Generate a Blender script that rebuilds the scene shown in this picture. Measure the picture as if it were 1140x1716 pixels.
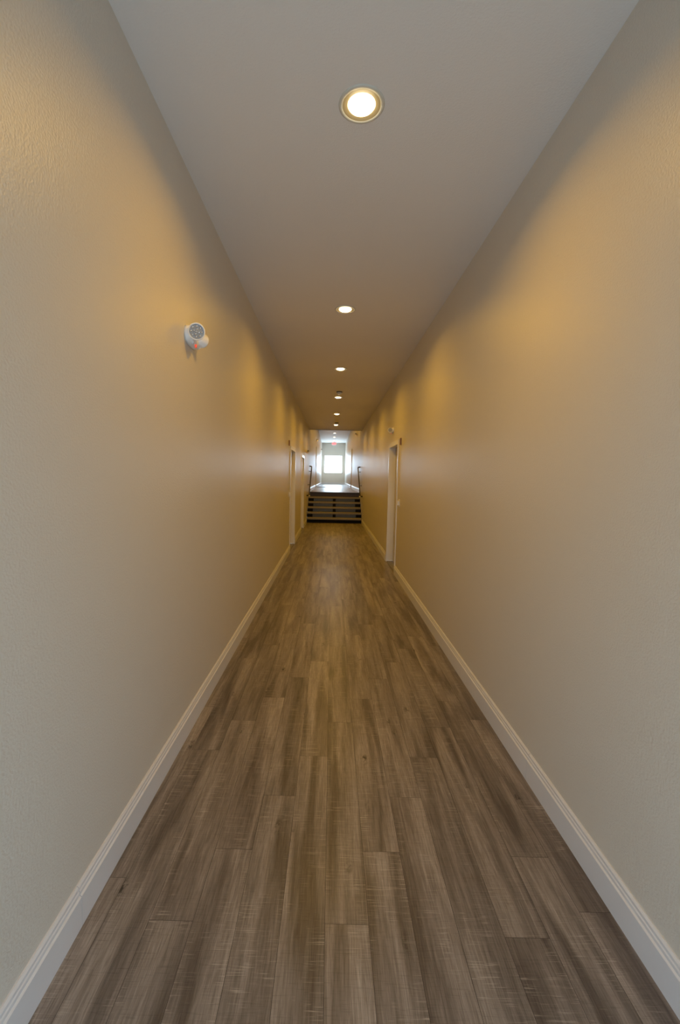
import bpy, bmesh, math, random
from mathutils import Vector, Matrix

S = bpy.context.scene
for o in list(bpy.data.objects):
    bpy.data.objects.remove(o, do_unlink=True)
COL = S.collection

# ------------------------------------------------------------------ camera
CAM_H = 1.5
pitch, yaw, roll = 0.0794766, -0.00798802, 0.01898171
f = Vector((math.sin(yaw) * math.cos(pitch), math.cos(yaw) * math.cos(pitch), -math.sin(pitch)))
r0 = Vector((math.cos(yaw), -math.sin(yaw), 0))
u0 = r0.cross(f)
rt = r0 * math.cos(roll) + u0 * math.sin(roll)
up = -r0 * math.sin(roll) + u0 * math.cos(roll)
cd = bpy.data.cameras.new('camera')
cam = bpy.data.objects.new('camera', cd)
COL.objects.link(cam)
cam.matrix_world = Matrix(((rt.x, up.x, -f.x, 0), (rt.y, up.y, -f.y, 0), (rt.z, up.z, -f.z, CAM_H), (0, 0, 0, 1)))
cd.sensor_fit = 'VERTICAL'
cd.sensor_height = 24
cd.lens = 727 / 1716 * 24
cd.shift_x = 20.7 / 1716
cd.clip_start = 0.02
S.camera = cam

# ------------------------------------------------------------------ world, exposure
W = bpy.data.worlds.new('daylight')
S.world = W
W.use_nodes = True
bg = W.node_tree.nodes['Background']
bg.inputs['Color'].default_value = (0.59, 0.79, 1.0, 1)
# a hazy sky, brightest on the sunny side beyond the far window
wn = W.node_tree
tcw = wn.nodes.new('ShaderNodeTexCoord'); sx = wn.nodes.new('ShaderNodeSeparateXYZ'); mr = wn.nodes.new('ShaderNodeMapRange')
wn.links.new(tcw.outputs['Generated'], sx.inputs[0]); wn.links.new(sx.outputs['Y'], mr.inputs['Value'])
mr.inputs['From Min'].default_value = -0.2; mr.inputs['From Max'].default_value = 0.8
mr.inputs['To Min'].default_value = 11.0; mr.inputs['To Max'].default_value = 25.0
wn.links.new(mr.outputs['Result'], bg.inputs['Strength'])
LAMP = 11.0        # watts of each recessed light
LAMPCOL = (1.0, 0.515, 0.025)
S.view_settings.view_transform = 'Standard'
S.view_settings.look = 'None'
S.view_settings.exposure = 0.06
S.view_settings.gamma = 1.0
S.view_settings.use_curve_mapping = False

# key dimensions of the corridor (metres)
XL, XR = -0.817, 1.024
YB, YE = -1.3, 34.0
ZC, ZU, ZC2 = 3.154, 0.972, 4.17
YC = 15.4          # end of the lower ceiling
YS, RUN, RISE = 14.28, 0.28, 0.162
YT = YS + 5 * RUN  # top of the stairs
WIN = (-0.607, 0.79, 1.85, 3.21)
BWIN = (-0.70, 0.90, 0.05, 1.30)  # unseen opening behind the viewer, sized to throw cool daylight low

def portal(name, x0, x1, z0, z1, y, rz):
    l = bpy.data.lights.new(name, 'AREA')
    l.shape = 'RECTANGLE'; l.size = x1 - x0; l.size_y = z1 - z0
    l.cycles.is_portal = True
    o = bpy.data.objects.new(name, l); COL.objects.link(o)
    o.location = ((x0 + x1) / 2, y, (z0 + z1) / 2)
    o.rotation_euler = (math.pi / 2, 0, rz)
    return o
portal('daylight_portal', *WIN[:2], *WIN[2:], YE + 0.21, math.pi)
portal('daylight_portal', *BWIN[:2], *BWIN[2:], YB - 0.21, 0)

# ------------------------------------------------------------------ materials
def newmat(name):
    m = bpy.data.materials.new(name); m.use_nodes = True
    nt = m.node_tree
    b = nt.nodes['Principled BSDF']
    return m, nt, b
def N(nt, t, **k):
    n = nt.nodes.new(t)
    for a, v in k.items():
        setattr(n, a, v)
    return n
def L(nt, a, b): nt.links.new(a, b)

def simple(name, col, rough=0.5, metal=0.0, noise=0.04, scale=25, spec=0.5, coat=0.0):
    m, nt, b = newmat(name)
    tc = N(nt, 'ShaderNodeTexCoord'); ns = N(nt, 'ShaderNodeTexNoise')
    ns.inputs['Scale'].default_value = scale; ns.inputs['Detail'].default_value = 4
    L(nt, tc.outputs['Object'], ns.inputs['Vector'])
    mx = N(nt, 'ShaderNodeMix', data_type='RGBA')
    mx.inputs['A'].default_value = (*[c * (1 - noise) for c in col], 1)
    mx.inputs['B'].default_value = (*[min(1, c * (1 + noise)) for c in col], 1)
    L(nt, ns.outputs['Fac'], mx.inputs['Factor']); L(nt, mx.outputs['Result'], b.inputs['Base Color'])
    b.inputs['Roughness'].default_value = rough
    b.inputs['Metallic'].default_value = metal
    b.inputs['Specular IOR Level'].default_value = spec
    b.inputs['Coat Weight'].default_value = coat
    return m

def paint(name, col, rough, scale, dist, spec=0.5):
    m, nt, b = newmat(name)
    tc = N(nt, 'ShaderNodeTexCoord')
    n1 = N(nt, 'ShaderNodeTexNoise'); n1.inputs['Scale'].default_value = scale
    n1.inputs['Detail'].default_value = 3; n1.inputs['Roughness'].default_value = 0.5
    n2 = N(nt, 'ShaderNodeTexNoise'); n2.inputs['Scale'].default_value = 0.9; n2.inputs['Detail'].default_value = 2
    for n in (n1, n2): L(nt, tc.outputs['Object'], n.inputs['Vector'])
    mx = N(nt, 'ShaderNodeMix', data_type='RGBA')
    mx.inputs['A'].default_value = (*[c * .975 for c in col], 1); mx.inputs['B'].default_value = (*[c * 1.025 for c in col], 1)
    L(nt, n2.outputs['Fac'], mx.inputs['Factor']); L(nt, mx.outputs['Result'], b.inputs['Base Color'])
    bp = N(nt, 'ShaderNodeBump'); bp.inputs['Distance'].default_value = dist; bp.inputs['Strength'].default_value = 1
    L(nt, n1.outputs['Fac'], bp.inputs['Height']); L(nt, bp.outputs['Normal'], b.inputs['Normal'])
    b.inputs['Roughness'].default_value = rough
    b.inputs['Specular IOR Level'].default_value = spec
    return m

def emit(name, col, strength, base=None):
    m, nt, b = newmat(name)
    b.inputs['Base Color'].default_value = (*(base or col), 1)
    b.inputs['Emission Color'].default_value = (*col, 1)
    b.inputs['Emission Strength'].default_value = strength
    return m

def wood_floor(name, lift=1.0):
    m, nt, b = newmat(name)
    uv = N(nt, 'ShaderNodeUVMap', uv_map='UVMap')
    at = N(nt, 'ShaderNodeAttribute', attribute_name='plank')
    sep = N(nt, 'ShaderNodeSeparateColor'); L(nt, at.outputs['Color'], sep.inputs['Color'])
    # per-plank offset of the grain
    off = N(nt, 'ShaderNodeVectorMath', operation='SCALE'); L(nt, at.outputs['Color'], off.inputs[0]); off.inputs['Scale'].default_value = 37
    add = N(nt, 'ShaderNodeVectorMath', operation='ADD'); L(nt, uv.outputs['UV'], add.inputs[0]); L(nt, off.outputs[0], add.inputs[1])
    def noise(sx, sy, sc, det=4, rough=.55, dist=0.0):
        mp = N(nt, 'ShaderNodeMapping'); mp.inputs['Scale'].default_value = (sx, sy, 1)
        L(nt, add.outputs[0], mp.inputs['Vector'])
        n = N(nt, 'ShaderNodeTexNoise'); n.inputs['Scale'].default_value = sc; n.inputs['Detail'].default_value = det
        n.inputs['Roughness'].default_value = rough; n.inputs['Distortion'].default_value = dist
        L(nt, mp.outputs[0], n.inputs['Vector']); return n.outputs['Fac']
    def ramp(src, a, c, va=(0, 0, 0), vc=(1, 1, 1)):
        r = N(nt, 'ShaderNodeValToRGB'); r.color_ramp.elements[0].position = a; r.color_ramp.elements[1].position = c
        r.color_ramp.elements[0].color = (*va, 1); r.color_ramp.elements[1].color = (*vc, 1)
        L(nt, src, r.inputs['Fac']); return r.outputs['Color']
    def mix(fac, A, B, blend='MIX', f=None):
        x = N(nt, 'ShaderNodeMix', data_type='RGBA', blend_type=blend)
        if fac is not None: L(nt, fac, x.inputs['Factor'])
        else: x.inputs['Factor'].default_value = f
        for s, v in (('A', A), ('B', B)):
            if isinstance(v, tuple): x.inputs[s].default_value = (*v, 1)
            else: L(nt, v, x.inputs[s])
        return x.outputs['Result']
    broad = noise(13, 1.0, 1.0, 3, .5, .6)            # wide streaks along the board
    grain = noise(150, 6, 1.0, 5, .65, .9)            # fine grain
    fine = noise(500, 18, 1.0, 3, .7)
    c = ramp(broad, .34, .66, (.074 * lift, .062 * lift, .056 * lift), (.226 * lift, .200 * lift, .184 * lift))
    g = ramp(grain, .32, .66, (.66, .64, .62), (1.16, 1.16, 1.16))
    c = mix(None, c, g, 'MULTIPLY', 1.0)
    g2 = ramp(fine, .35, .65, (.80, .79, .78), (1.12, 1.12, 1.12))
    c = mix(None, c, g2, 'MULTIPLY', 1.0)
    # board to board tone
    tone = ramp(sep.outputs['Red'], 0, 1, (.88, .875, .87), (1.14, 1.13, 1.12))
    c = mix(None, c, tone, 'MULTIPLY', 1.0)
    # dark knots
    vmap = N(nt, 'ShaderNodeMapping'); vmap.inputs['Scale'].default_value = (7, 3.0, 1); L(nt, add.outputs[0], vmap.inputs['Vector'])
    vo = N(nt, 'ShaderNodeTexVoronoi'); vo.inputs['Scale'].default_value = 1.0; L(nt, vmap.outputs[0], vo.inputs['Vector'])
    kn = ramp(vo.outputs['Distance'], .05, .16, (1, 1, 1), (0, 0, 0))
    knm = mix(None, kn, ramp(noise(45, 25, 1, 3, .7), .46, .58), 'MULTIPLY', 1.0)
    c = mix(knm, c, (.035, .028, .022))
    # pale saw marks across the boards
    saw = noise(9, 260, 1.0, 2, .6)
    sawm = noise(9, 3.2, 1.0, 3, .6)
    s1 = ramp(saw, .575, .66); s2 = ramp(sawm, .47, .63)
    sm = mix(None, s1, s2, 'MULTIPLY', 1.0)
    sm2 = mix(None, sm, (.42, .42, .42), 'MULTIPLY', 1.0)
    c = mix(sm2, c, (.42 * lift, .38 * lift, .335 * lift))
    sawd = ramp(noise(14, 330, 1.0, 2, .5), .30, .44, (.80, .80, .80), (1, 1, 1))
    c = mix(None, c, sawd, 'MULTIPLY', 1.0)
    L(nt, c, b.inputs['Base Color'])
    b.inputs['Roughness'].default_value = 0.33
    b.inputs['Specular IOR Level'].default_value = 0.45
    bp = N(nt, 'ShaderNodeBump'); bp.inputs['Distance'].default_value = .0006; bp.inputs['Strength'].default_value = .7
    L(nt, grain, bp.inputs['Height']); L(nt, bp.outputs['Normal'], b.inputs['Normal'])
    return m

M = {}
M['wall'] = paint('wall_paint', (.68, .64, .57), .39, 125, .0016)
M['ceil'] = paint('ceiling_paint', (.80, .765, .72), .7, 120, .0012, .25)
M['trim'] = simple('white_trim_paint', (.88, .88, .90), .26, noise=.01)
M['base'] = simple('baseboard_paint', (.74, .74, .76), .30, noise=.01)
M['doorp'] = simple('door_paint', (.60, .57, .52), .42, noise=.02)
M['floor'] = wood_floor('oak_plank_floor', 1.45)
M['under'] = simple('dark_joint', (.02, .017, .014), .8)
M['plastic'] = simple('white_plastic', (.88, .87, .84), .35, noise=.01)
M['glow'] = emit('lamp_glass', (1.0, .80, .46), 12)
M['baffle'] = simple('lamp_trim_white', (.66, .63, .54), .45, noise=.01)
M['gold'] = simple('warm_reflector_ring', (.42, .34, .20), .4, noise=.02)
M['reflector'] = simple('silvery_reflector', (.55, .57, .60), .25, metal=.7, noise=.25, scale=160)
M['lens'] = simple('clear_led_lens', (.35, .37, .40), .12, noise=.35, scale=260, coat=.6)
M['darkgap'] = simple('dark_plastic', (.03, .03, .032), .5)
M['red'] = emit('red_indicator', (1, .12, .06), .4)
M['exit'] = emit('exit_letters_red', (1, .05, .06), 3.5)
M['exitbg'] = emit('exit_panel_glow', (1, .35, .35), .15, (.8, .7, .7))
M['black'] = simple('black_painted_steel', (.018, .016, .015), .35, noise=.1)
M['riser'] = simple('charcoal_riser', (.006, .006, .006), .6, spec=.15, noise=.1)
M['inset'] = simple('grey_riser_panel', (.075, .082, .084), .38, noise=.12, scale=12)
M['nosing'] = simple('tan_tread_nosing', (.26, .235, .20), .5, noise=.1)
M['landing'] = simple('dark_brown_nosing', (.055, .040, .032), .45, noise=.15)
M['chrome'] = simple('satin_nickel', (.62, .60, .56), .25, metal=1.0)
M['bronze'] = simple('dark_bronze', (.07, .055, .04), .35, metal=.8)
M['block'] = simple('brown_block', (.30, .16, .08), .5)
M['mat'] = simple('grey_slab', (.06, .065, .07), .95, noise=.3, scale=120)
M['rubber'] = simple('grey_threshold', (.20, .185, .165), .5)
M['steel'] = simple('white_sprinkler_metal', (.72, .74, .76), .3, noise=.02)
M['winf'] = simple('window_vinyl', (.75, .76, .77), .4, noise=.01)
# thin window glass: clear, with a faint reflection
gm = bpy.data.materials.new('window_glass'); gm.use_nodes = True
nt = gm.node_tree; nt.nodes.clear()
o_ = N(nt, 'ShaderNodeOutputMaterial'); tr = N(nt, 'ShaderNodeBsdfTransparent'); gl = N(nt, 'ShaderNodeBsdfGlossy')
tr.inputs['Color'].default_value = (.96, .98, .98, 1); gl.inputs['Roughness'].default_value = .02
mxs = N(nt, 'ShaderNodeMixShader'); mxs.inputs[0].default_value = .06
L(nt, tr.outputs[0], mxs.inputs[1]); L(nt, gl.outputs[0], mxs.inputs[2]); L(nt, mxs.outputs[0], o_.inputs['Surface'])
M['glass'] = gm

# ------------------------------------------------------------------ mesh helpers
def obj(name, bm, mat, parent=None, smooth=False, bevel=0.0, seg=2):
    me = bpy.data.meshes.new(name)
    bmesh.ops.recalc_face_normals(bm, faces=bm.faces)
    bm.to_mesh(me); bm.free()
    for m in (mat if isinstance(mat, (list, tuple)) else [mat]): me.materials.append(m)
    if smooth:
        for p in me.polygons: p.use_smooth = True
    o = bpy.data.objects.new(name, me); COL.objects.link(o)
    if parent: o.parent = parent
    if bevel:
        b = o.modifiers.new('bevel', 'BEVEL'); b.width = bevel; b.segments = seg; b.limit_method = 'ANGLE'
    return o
def empty(name, loc, rz=0):
    o = bpy.data.objects.new(name, None); COL.objects.link(o)
    o.location = loc; o.rotation_euler = (0, 0, rz); o.empty_display_size = .1
    return o
def tag(o, label, cat, group=None):
    o['label'] = label; o['category'] = cat
    if group: o['group'] = group
    return o
def struct(o, label=None):
    o['kind'] = 'structure'
    if label: o['label'] = label
    return o
def box(bm, x0, x1, y0, y1, z0, z1):
    v = [bm.verts.new((x, y, z)) for x in (x0, x1) for y in (y0, y1) for z in (z0, z1)]
    for a in ((0, 1, 3, 2), (4, 6, 7, 5), (0, 4, 5, 1), (2, 3, 7, 6), (0, 2, 6, 4), (1, 5, 7, 3)):
        bm.faces.new([v[i] for i in a])
def lathe(bm, prof, mat=Matrix(), n=40, close=True):
    """prof: (radius, z) pairs turned about z"""
    rings = []
    for r, z in prof:
        if r < 1e-6:
            rings.append([bm.verts.new(mat @ Vector((0, 0, z)))])
        else:
            rings.append([bm.verts.new(mat @ Vector((r * math.cos(2 * math.pi * i / n), r * math.sin(2 * math.pi * i / n), z))) for i in range(n)])
    for a, b in zip(rings, rings[1:]):
        for i in range(n):
            j = (i + 1) % n
            if len(a) == 1 and len(b) == 1: continue
            if len(a) == 1: bm.faces.new((a[0], b[i], b[j]))
            elif len(b) == 1: bm.faces.new((a[i], b[0], a[j]))
            else: bm.faces.new((a[i], b[i], b[j], a[j]))
def tube(bm, pts, r, n=14, cap=True):
    pts = [Vector(p) for p in pts]
    rings = []
    for i, p in enumerate(pts):
        d = (pts[min(i + 1, len(pts) - 1)] - pts[max(i - 1, 0)]).normalized()
        a = d.cross(Vector((0, 0, 1)))
        if a.length < 1e-3: a = Vector((1, 0, 0))
        a.normalize(); c = d.cross(a)
        rr = r[i] if isinstance(r, (list, tuple)) else r
        rings.append([bm.verts.new(p + (a * math.cos(t) + c * math.sin(t)) * rr) for t in [2 * math.pi * k / n for k in range(n)]])
    for a, b in zip(rings, rings[1:]):
        for i in range(n):
            j = (i + 1) % n; bm.faces.new((a[i], b[i], b[j], a[j]))
    if cap: bm.faces.new(rings[0]); bm.faces.new(rings[-1])
def fillet(pts, rad, k=6):
    pts = [Vector(p) for p in pts]; out = [pts[0]]
    for a, p, b in zip(pts, pts[1:], pts[2:]):
        u = (a - p); v = (b - p); r = min(rad, u.length * .45, v.length * .45)
        s, e = p + u.normalized() * r, p + v.normalized() * r
        for i in range(k + 1):
            t = i / k; out.append((1 - t) ** 2 * s + 2 * t * (1 - t) * p + t * t * e)
    out.append(pts[-1]); return out

# ------------------------------------------------------------------ the shell
# doorways: side, y0, y1, floor height, opening height
DOORS = [('R', 6.82, 7.79, 0.0, 2.045), ('L', 8.59, 9.62, 0.0, 2.045), ('L', 11.75, 12.66, 0.0, 2.045),
         ('L', 21.75, 22.66, ZU, 2.075), ('R', 22.30, 23.21, ZU, 2.02)]
TW = .24   # wall thickness
def wall(name, side, label):
    x0, x1 = (XL - TW, XL) if side == 'L' else (XR, XR + TW)
    bm = bmesh.new(); y = YB - .2
    for s, a, b, z, h in DOORS:
        if s != side: continue
        box(bm, x0, x1, y, a, -.1, 4.3)
        box(bm, x0, x1, a, b, z + h, 4.3)
        if z: box(bm, x0, x1, a, b, -.1, z)
        y = b
    box(bm, x0, x1, y, YE + .2, -.1, 4.3)
    bmesh.ops.remove_doubles(bm, verts=bm.verts, dist=1e-5)
    return struct(obj(name, bm, M['wall']), label)
wall('wall_left', 'L', 'long beige textured wall on the left of the corridor')
wall('wall_right', 'R', 'long beige textured wall on the right of the corridor')
def holed_wall(name, y0, y1, hole, label):
    a, b, c, d = hole; bm = bmesh.new()
    box(bm, XL, a, y0, y1, 0, 4.3); box(bm, b, XR, y0, y1, 0, 4.3)
    box(bm, a, b, y0, y1, 0, c); box(bm, a, b, y0, y1, d, 4.3)
    return struct(obj(name, bm, M['wall']), label)
holed_wall('wall_far', YE, YE + .2, WIN, 'end wall with the bright window')
holed_wall('wall_back', YB - .2, YB, BWIN, 'wall behind the viewer with a low unseen glazed opening')
bm = bmesh.new(); box(bm, XL, XR, YC - .1, YC, ZC, 4.3)
struct(obj('wall_upper', bm, M['wall']), 'short drop of wall above the end of the lower ceiling')
bm = bmesh.new(); box(bm, XL, XR, YB, YC, ZC, ZC + .1)
bmesh.ops.delete(bm, geom=[fc for fc in bm.faces if abs(fc.calc_center_median().y - YC) < 1e-4 and False], context='FACES')
struct(obj('ceiling', bm, M['ceil']), 'smooth pale ceiling over the lower corridor')
bm = bmesh.new(); box(bm, XL, XR, YC, YE, ZC2, ZC2 + .1)
struct(obj('ceiling', bm, M['ceil']), 'higher ceiling over the corridor beyond the stairs')

# plank floor: every board a quad with a hairline joint
def plank_floor(name, x0, x1, y0, y1, z, ends, label, seed):
    random.seed(seed)
    bm = bmesh.new(); uvl = bm.loops.layers.uv.new('UVMap'); cl = bm.loops.layers.float_color.new('plank')
    PW, PL, G = .1485, 1.21, .0006
    k0 = math.floor((x0 - .006) / PW); k1 = math.floor((x1 - .006) / PW)
    for k in range(k0, k1 + 1):
        xa, xb = max(x0, .006 + k * PW), min(x1, .006 + (k + 1) * PW)
        e = ends.get(k, random.uniform(0, PL))
        y = e - math.ceil((e - y0) / PL) * PL
        while y < y1:
            ya, yb = max(y, y0), min(y + PL, y1)
            if yb - ya > .003 and xb - xa > .003:
                c = (random.random(), random.random(), random.random(), 1)
                vs = [bm.verts.new(p) for p in ((xa + G, ya + G, z), (xb - G, ya + G, z), (xb - G, yb - G, z), (xa + G, yb - G, z))]
                fc = bm.faces.new(vs)
                for lp in fc.loops:
                    lp[uvl].uv = (lp.vert.co.x, lp.vert.co.y); lp[cl] = c
            y += PL
    n = len(bm.faces)
    box(bm, x0, x1, y0, y1, z - .08, z - .0015)
    bm.faces.ensure_lookup_table()
    for i in range(n, len(bm.faces)): bm.faces[i].material_index = 1
    me = bpy.data.meshes.new(name)
    bm.to_mesh(me); bm.free()
    me.materials.append(M['floor']); me.materials.append(M['under'])
    o = bpy.data.objects.new(name, me); COL.objects.link(o)
    return struct(o, label)
ENDS = {0: 1.348, 1: 1.637, 2: 1.940, 3: 2.24, 4: 2.53, 5: 1.63, -1: 2.229, -2: 1.933, -3: 1.632, -4: 1.345, -5: 1.05}
plank_floor('floor', XL, XR, YB, YS + .02, 0.0, ENDS, 'grey-brown wood plank floor of the lower corridor', 4)
plank_floor('floor', XL, XR, YT + .03, YE, ZU, {}, 'plank floor of the raised corridor', 9)

# baseboards: moulded profile swept along the wall, broken at the doorways
PROF = [(0, 0), (.018, 0), (.018, .104), (.0125, .109), (.0125, .120), (.0095, .124), (.0095, .134), (.004, .141), (0, .141)]
def baseboard(name, side, segs, z, label):
    bm = bmesh.new(); s = 1 if side == 'L' else -1; X = XL if side == 'L' else XR
    for a, b in segs:
        ra = [bm.verts.new((X + s * p, a, z + q)) for p, q in PROF]
        rb = [bm.verts.new((X + s * p, b, z + q)) for p, q in PROF]
        n = len(PROF)
        for i in range(n):
            j = (i + 1) % n; bm.faces.new((ra[i], ra[j], rb[j], rb[i]))
        bm.faces.new(ra); bm.faces.new(rb)
    return struct(obj(name, bm, M['base']), label)
g = .0008
baseboard('baseboard_left', 'L', [(YB, 1.32 - g), (1.32 + g, 6.1), (6.1 + g, 8.53), (9.68, 11.69), (12.72, YS)], 0, 'white moulded baseboard along the left wall')
baseboard('baseboard_right', 'R', [(YB, 2.08 - g), (2.08 + g, 6.76), (7.85, YS)], 0, 'white moulded baseboard along the right wall')
baseboard('baseboard_left', 'L', [(YT, 21.69), (22.72, YE)], ZU, 'white baseboard on the left of the raised corridor')
baseboard('baseboard_right', 'R', [(YT, 22.24), (23.27, YE)], ZU, 'white baseboard on the right of the raised corridor')
bm = bmesh.new(); box(bm, XL, XR, YE - .018, YE, ZU, ZU + .141)
struct(obj('baseboard_far', bm, M['base']), 'baseboard under the far window')

# doors: steel frame (child), panel, handle, threshold
def door(i, side, y0, y1, z, h, lock, label):
    s = -1 if side == 'L' else 1; X = XL if side == 'L' else XR     # s points into the wall
    e = struct(empty('door_%d' % i, (X, (y0 + y1) / 2, z)), label)
    w = (y1 - y0) / 2
    def bx(bm, d0, d1, a, b, c, d):
        xa, xb = sorted((s * d0, s * d1)); box(bm, xa, xb, a, b, c, d)
    fw, pr, T = .058, .011, TW
    bm = bmesh.new()
    # faces on the corridor wall
    bx(bm, -pr, .012, -w - fw, -w + .006, 0, h + fw); bx(bm, -pr, .012, w - .006, w + fw, 0, h + fw)
    bx(bm, -pr, .012, -w + .006, w - .006, h - .006, h + fw)
    # jamb linings
    bx(bm, .012, T, -w, -w + .006, 0, h); bx(bm, .012, T, w - .006, w, 0, h); bx(bm, .012, T, -w + .006, w - .006, h - .006, h)
    # stops
    bx(bm, .15, .17, -w + .006, -w + .03, 0, h - .006); bx(bm, .15, .17, w - .03, w - .006, 0, h - .006)
    bx(bm, .15, .17, -w + .03, w - .03, h - .03, h - .006)
    obj('door_frame', bm, M['trim'], e)
    bm = bmesh.new()
    bx(bm, .105, .148, -w + .009, w - .009, .022, h - .009)
    p = obj('door_panel', bm, M['doorp'], e)
    bm = bmesh.new(); bx(bm, 0, T, -w + .006, w - .006, -.05, .012)
    obj('threshold', bm, M['rubber'], e)
    hy = w - .07
    if lock:
        bm = bmesh.new()
        tube(bm, [(s * .105, hy, .95), (s * .095, hy, .95)], .032, 20)
        tube(bm, [(s * .096, hy, .95), (s * .055, hy, .95)], .010, 12)
        tube(bm, fillet([(s * .058, hy, .95), (s * .05, hy - .02, .95), (s * .05, hy - .125, .95)], .02), .0095, 12)
        hd = obj('door_handle', bm, M['bronze'], p, smooth=True)
    if lock:
        bm = bmesh.new(); tube(bm, [(s * .105, hy, 1.09), (s * .088, hy, 1.09)], [.031, .027], 20)
        obj('deadbolt', bm, M['bronze'], p, smooth=False)
    bm = bmesh.new()
    for q in (.25, h / 2, h - .25):
        tube(bm, [(s * .102, -w + .011, q - .05), (s * .102, -w + .011, q + .05)], .006, 8)
    obj('hinge', bm, M['chrome'], p)
    return e
DL = ['white framed doorway in the right wall of the lower corridor', 'nearer white framed doorway in the left wall of the lower corridor',
      'farther left doorway, just before the stairs', 'left doorway of the raised corridor', 'right doorway of the raised corridor']
for i, (s, a, b, z, h) in enumerate(DOORS):
    door(i + 1, s, a, b, z, h, i == 2, DL[i])

# far window
def window(i, y, rect, mull, label, inward):
    a, b, c, d = rect
    e = struct(empty('window_%d' % i, ((a + b) / 2, y, c)), label)
    w = (b - a) / 2; h = d - c
    bm = bmesh.new()
    t = .035
    box(bm, -w, -w + t, -.03, .03, 0, h); box(bm, w - t, w, -.03, .03, 0, h)
    box(bm, -w + t, w - t, -.03, .03, 0, t); box(bm, -w + t, w - t, -.03, .03, h - t, h)
    obj('window_frame', bm, M['winf'], e)
    bm = bmesh.new(); box(bm, -w + t, w - t, -.003, .003, t, h - t)
    obj('pane', bm, M['glass'], e)
    if mull:
        bm = bmesh.new(); box(bm, -.02, .02, -.02, .02, t, h - t)
        obj('mullion', bm, M['winf'], e)
    return e
window(1, YE + .12, WIN, False, 'bright square window in the far end wall', 1)
window(2, YB - .12, BWIN, True, 'unseen glazed opening behind the viewer, shaped for low daylight', -1)

# ------------------------------------------------------------------ staircase
st = tag(empty('staircase', ((XL + XR) / 2, YS, 0)), 'short dark staircase across the corridor with pale tread edges', 'stairs')
hw = (XR - XL) / 2 - .001
for k in range(6):
    y = k * RUN; z = k * RISE
    bm = bmesh.new(); box(bm, -hw, hw, y, y + .03, z - (.02 if k else 0), z + RISE - (.056 if k < 5 else .02))
    rz = obj('riser', bm, M['riser'] if k < 5 else M['landing'], st)
    if k == 5: rz['label'] = 'dark brown top riser'
    if 0 < k < 5:
        for x0, x1 in ((-hw + .19, -.05), (.05, hw - .19)):
            bm = bmesh.new(); box(bm, x0, x1, y - .006, y, z + .006, z + RISE - .060)
            obj('riser_panel', bm, M['inset'], rz)
    bm = bmesh.new()
    if k < 5:
        box(bm, -hw, hw, y - .02, y + RUN + .0, z + RISE - .056, z + RISE)
        t = obj('tread', bm, M['nosing'], st, bevel=.006)
    else:
        box(bm, -hw, hw, y - .025, y + .03, z + RISE - .045, z + RISE)
        t = obj('landing_nosing', bm, M['landing'], st, bevel=.006)
bm = bmesh.new(); box(bm, -hw, hw, .03, 5 * RUN, 0, .005)
obj('base_plate', bm, M['riser'], st)

# ------------------------------------------------------------------ handrails
def handrail(side, label):
    s = 1 if side == 'L' else -1; X = XL if side == 'L' else XR
    e = tag(empty('handrail', (X, YS, 0)), label, 'handrail', 'handrails beside the stairs')
    d = s * .085
    y0, z0, y1, z1 = -.08, .90, 1.50, 1.885
    bm = bmesh.new()
    tube(bm, fillet([(s * .004, y0, z0 - .0), (d, y0, z0), (d, y1, z1), (s * .004, y1 + .02, z1 + .01)], .05), .021, 16)
    obj('rail', bm, M['black'], e, smooth=True)
    bm = bmesh.new(); lathe(bm, [(0, -.022), (.019, -.014), (.027, 0), (.019, .014), (0, .022)], Matrix.Translation((d + s * .012, y0 - .025, z0 - .008)), 18)
    obj('end_knob', bm, M['plastic'], e, smooth=True)['label'] = 'small white rounded end knob'
    for t in (.42, .90):
        y, z = y0 + (y1 - y0) * t, z0 + (z1 - z0) * t
        bm = bmesh.new()
        tube(bm, fillet([(s * .003, y, z - .075), (d, y, z - .075), (d, y, z - .012)], .03), .008, 10)
        tube(bm, [(0, y, z - .075), (s * .006, y, z - .075)], .03, 16)
        obj('bracket', bm, M['black'], e)
handrail('L', 'black tubular handrail on the left wall beside the stairs')
handrail('R', 'black tubular handrail on the right wall beside the stairs')

# ------------------------------------------------------------------ recessed ceiling lights
def can_light(x, y, z, label, group):
    e = tag(empty('recessed_light', (x, y, z)), label, 'ceiling light', group)
    bm = bmesh.new()
    lathe(bm, [(.084, -.001), (.085, -.006), (.098, -.006), (.102, -.003), (.102, 0)], n=48)
    obj('trim_ring', bm, M['baffle'], e, smooth=True)
    bm = bmesh.new(); lathe(bm, [(.060, -.0012), (.070, -.0022), (.0845, -.0050)], n=48)
    obj('reflector', bm, M['gold'], e, smooth=True)
    bm = bmesh.new(); lathe(bm, [(0, -.018), (.025, -.017), (.045, -.014), (.057, -.007), (.0615, -.001)], n=40)
    obj('lamp_lens', bm, M['glow'], e, smooth=True)
    l = bpy.data.lights.new('lamp_light', 'AREA'); l.shape = 'DISK'; l.size = .10
    l.energy = LAMP; l.color = LAMPCOL; l.spread = math.radians(155)
    lo = bpy.data.objects.new('lamp_light', l); COL.objects.link(lo); lo.parent = e; lo.location = (0, 0, -.020)
    return e
LY = [2.066 + 2.353 * k for k in range(6)]
ORD = ['large bright recessed ceiling light, nearest to the viewer', 'second recessed ceiling light from the viewer',
       'third recessed ceiling light from the viewer', 'fourth recessed ceiling light, just beyond the nearer smoke detector',
       'fifth recessed ceiling light, between the two smoke detectors', 'last recessed light of the lower ceiling, just beyond the farther smoke detector']
for y, lb in zip(LY, ORD):
    can_light(.10, y, ZC, lb, 'recessed lights in the lower ceiling')
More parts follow.
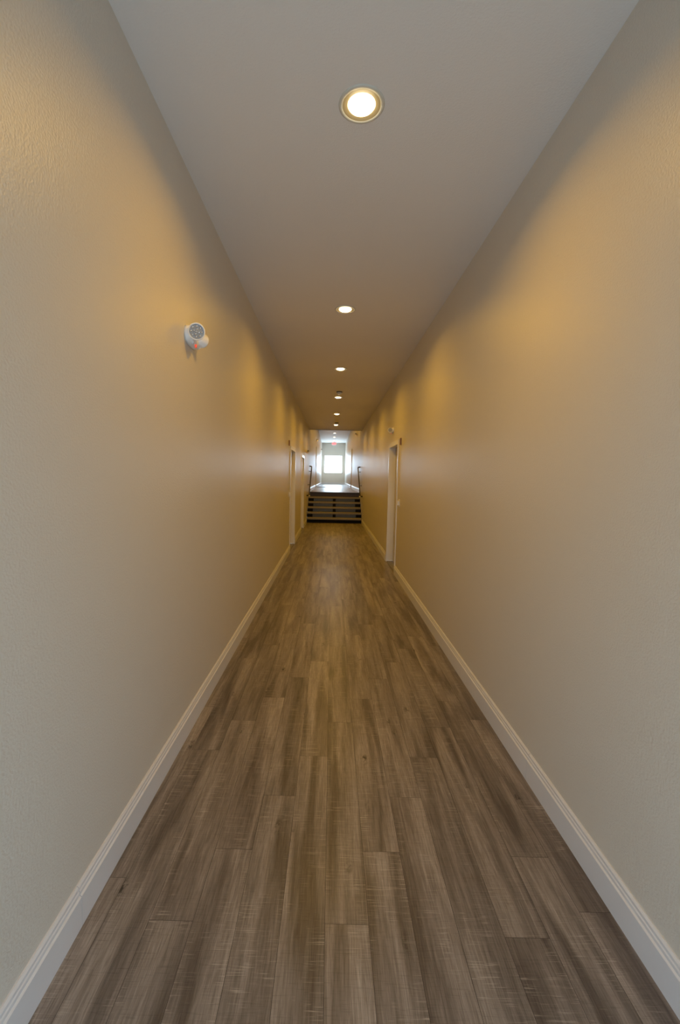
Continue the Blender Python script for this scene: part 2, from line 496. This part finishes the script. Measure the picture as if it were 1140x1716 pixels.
for k, (y, lb) in enumerate([(26.4, 'nearest recessed light seen in the raised corridor ceiling'), (29.0, 'middle recessed light of the raised corridor ceiling'),
                             (31.6, 'farthest recessed light, just before the red exit sign')]):
    can_light(.12, y, ZC2, lb, 'recessed lights in the raised corridor ceiling')
for y, lb in ((17.0, 'recessed light above the head of the stairs'), (19.4, 'recessed light past the head of the stairs'),
              (21.7, 'recessed light above the left doorway of the raised corridor'), (24.0, 'recessed light past both doorways of the raised corridor')):
    can_light(.12, y, ZC2, lb, 'recessed lights in the raised corridor ceiling')

# ------------------------------------------------------------------ smoke detectors
def detector(x, y, label):
    e = tag(empty('smoke_detector', (x, y, ZC)), label, 'smoke detector', 'smoke detectors on the lower ceiling')
    bm = bmesh.new(); lathe(bm, [(0, 0), (.058, 0), (.058, -.012), (.05, -.014), (0, -.014)], n=32)
    obj('base', bm, M['darkgap'], e)
    bm = bmesh.new(); lathe(bm, [(.048, -.014), (.055, -.020), (.055, -.034), (.044, -.048), (.02, -.055), (0, -.055)], n=32)
    obj('cover', bm, M['steel'], e, smooth=True)
detector(.115, 8.54, 'white smoke detector on the ceiling just before the fourth light')
detector(.117, 13.3, 'white smoke detector on the ceiling just before the last lower light')

# ------------------------------------------------------------------ emergency lights
def emergency(side, y, z, label, sc=1.0):
    s = 1 if side == 'L' else -1; X = XL if side == 'L' else XR
    e = tag(empty('emergency_light', (X, y, z)), label, 'emergency light', 'emergency lights high on the walls')
    # rounded housing: superellipse outline in (y,z), domed away from the wall
    bm = bmesh.new(); n = 48; rings = []
    A, B, D = .108 * sc, .055 * sc, .044 * sc
    for t, sc_ in ((0, 1), (.25, 1), (.55, .96), (.8, .86), (.95, .70), (1, .5)):
        ring = []
        for i in range(n):
            a = 2 * math.pi * i / n
            cx, sx = math.cos(a), math.sin(a)
            yy = A * sc_ * math.copysign(abs(cx) ** .75, cx); zz = B * sc_ * math.copysign(abs(sx) ** .75, sx)
            ring.append(bm.verts.new((s * D * t, yy, zz)))
        rings.append(ring)
    for a, b in zip(rings, rings[1:]):
        for i in range(n): bm.faces.new((a[i], b[i], b[(i + 1) % n], a[(i + 1) % n]))
    bm.faces.new(rings[0]); bm.faces.new(rings[-1])
    obj('housing', bm, M['plastic'], e, smooth=True)
    for sy in (-1, 1):
        hp = Vector(((s * .058 * sc), -.080 * sc, .004 * sc)) if sy < 0 else Vector((s * .047 * sc, .036 * sc, .0))
        d = Vector((s * .36, sy * 1.0, -.12)).normalized()
        rot = Vector((0, 0, 1)).rotation_difference(d).to_matrix().to_4x4()
        Mx = Matrix.Translation(hp) @ rot @ Matrix.Scale(sc * (1 if sy < 0 else .88), 4)
        bm = bmesh.new()
        lathe(bm, [(0, -.040), (.022, -.038), (.036, -.022), (.043, .0), (.045, .022), (.045, .028), (.040, .028), (.039, .020), (0, .020)], Mx, 36)
        hd = obj('lamp_head', bm, M['plastic'], e, smooth=True)
        bm = bmesh.new()
        lathe(bm, [(.0385, .0205), (.0385, .023), (0, .025)], Mx, 36)
        ln = obj('lens', bm, M['lens'], hd, smooth=False)
        # cluster of small reflectors
        bm = bmesh.new()
        for q in range(13):
            if q == 0: px = py = 0
            elif q < 5: px, py = .013 * math.cos(q * math.pi / 2), .013 * math.sin(q * math.pi / 2)
            else: px, py = .028 * math.cos(q * math.pi / 4 + .3), .028 * math.sin(q * math.pi / 4 + .3)
            lathe(bm, [(.0062, .0245), (.0050, .0275), (.0032, .0265), (0, .0255)], Mx @ Matrix.Translation((px, py, 0)), 10)
        obj('led', bm, M['reflector'], hd)
    bm = bmesh.new()
    tube(bm, [(s * .036 * sc, -.022 * sc, -.046 * sc), (s * .038 * sc, -.026 * sc, -.062 * sc)], [.007 * sc, .0055 * sc], 14)
    obj('indicator', bm, M['red'], e, smooth=True)['label'] = 'glowing red indicator'
    bm = bmesh.new()
    tube(bm, [(s * .034 * sc, -.060 * sc, -.040 * sc), (s * .034 * sc, -.062 * sc, -.054 * sc)], .005 * sc, 12)
    obj('test_button', bm, M['steel'], e)
    return e
emergency('L', 2.525, 2.276, 'large white twin-head emergency light on the left wall nearest the viewer')
emergency('R', 7.45, 2.31, 'small white emergency light above the doorway in the right wall', .9)
emergency('L', 13.8, 2.31, 'small emergency light on the left wall just before the stairs', .9)
emergency('R', 18.3, 3.33, 'small dark-looking emergency light on the upper right wall past the stairs', .9)
emergency('L', 22.1, 3.36, 'small emergency light above the left doorway of the raised corridor', .9)
emergency('L', 31.5, 3.5, 'tiny emergency light on the left wall near the far window', .9)

# ------------------------------------------------------------------ wall controls and small brown blocks beside the doorways
def control(side, y, z, label):
    s = 1 if side == 'L' else -1; X = XL if side == 'L' else XR
    e = tag(empty('wall_switch', (X, y, z)), label, 'switch', 'white wall controls beside doorways')
    bm = bmesh.new(); xa, xb = sorted((0, s * .007)); box(bm, xa, xb, -.036, .036, -.058, .058)
    obj('cover_plate', bm, M['plastic'], e, bevel=.003)
    bm = bmesh.new(); xa, xb = sorted((s * .007, s * .036)); box(bm, xa, xb, -.024, .024, -.036, .036)
    obj('rocker', bm, M['plastic'], e, bevel=.008, seg=3)
control('R', 6.53, 1.136, 'small white switch on the right wall beside the doorway')
control('L', 8.28, 1.165, 'small white switch on the left wall beside the nearer doorway')
def block(side, y, z, label):
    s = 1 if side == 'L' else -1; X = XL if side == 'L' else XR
    bm = bmesh.new(); xa, xb = sorted((0, s * .020)); box(bm, xa, xb, -.035, .035, -.05, .05)  # plain brown block standing off the wall
    o = obj('wall_block', bm, M['block'], bevel=.004); o.location = (X, y, z)
    tag(o, label, 'block', 'brown blocks beside doorways')
block('R', 6.53, 2.055, 'small brown block on the right wall at the top of the doorway')
block('L', 8.20, 2.13, 'small brown block on the left wall at the top of the nearer doorway')

# ------------------------------------------------------------------ exit sign
ex = tag(empty('exit_sign', (.135, 33.0, ZC2)), 'glowing red exit sign under the ceiling before the far window', 'exit sign')
bm = bmesh.new(); box(bm, -.16, .16, -.02, .02, -.23, -.03)
obj('sign_panel', bm, M['exitbg'], ex, bevel=.006)
bm = bmesh.new(); box(bm, -.05, .05, -.02, .02, -.03, 0)
obj('canopy', bm, M['plastic'], ex)
def bar(bm, x0, z0, x1, z1, t=.017):
    d = Vector((x1 - x0, 0, z1 - z0)); L_ = d.length; d.normalize(); nrm = Vector((-d.z, 0, d.x)) * t / 2
    p, q = Vector((x0, 0, z0)), Vector((x1, 0, z1)); vs = []
    for yy in (-.026, -.020):
        for v in (p - nrm, q - nrm, q + nrm, p + nrm): vs.append(bm.verts.new((v.x, yy, v.z)))
    for a in ((0, 1, 2, 3), (4, 7, 6, 5), (0, 4, 5, 1), (1, 5, 6, 2), (2, 6, 7, 3), (3, 7, 4, 0)): bm.faces.new([vs[i] for i in a])
bm = bmesh.new(); t, b_ = -.07, -.19
bar(bm, -.125, t, -.125, b_); [bar(bm, -.125, z, -.072, z) for z in (t - .008, -.13, b_ + .008)]
bar(bm, -.055, t, .0, b_); bar(bm, .0, t, -.055, b_)
bar(bm, .03, t, .03, b_)
bar(bm, .06, t - .008, .13, t - .008); bar(bm, .095, t, .095, b_)
obj('lettering', bm, M['exit'], ex)['label'] = 'red capital letters reading EXIT'

# ------------------------------------------------------------------ thin dark slab on the raised corridor floor
bm = bmesh.new(); box(bm, -.02, .46, -.42, .42, 0, .012)
dm = obj('slab', bm, M['mat'], bevel=.003); dm.location = (XL + .04, 23.6, ZU)
tag(dm, 'thin dark slab on the raised floor by the left wall', 'slab')
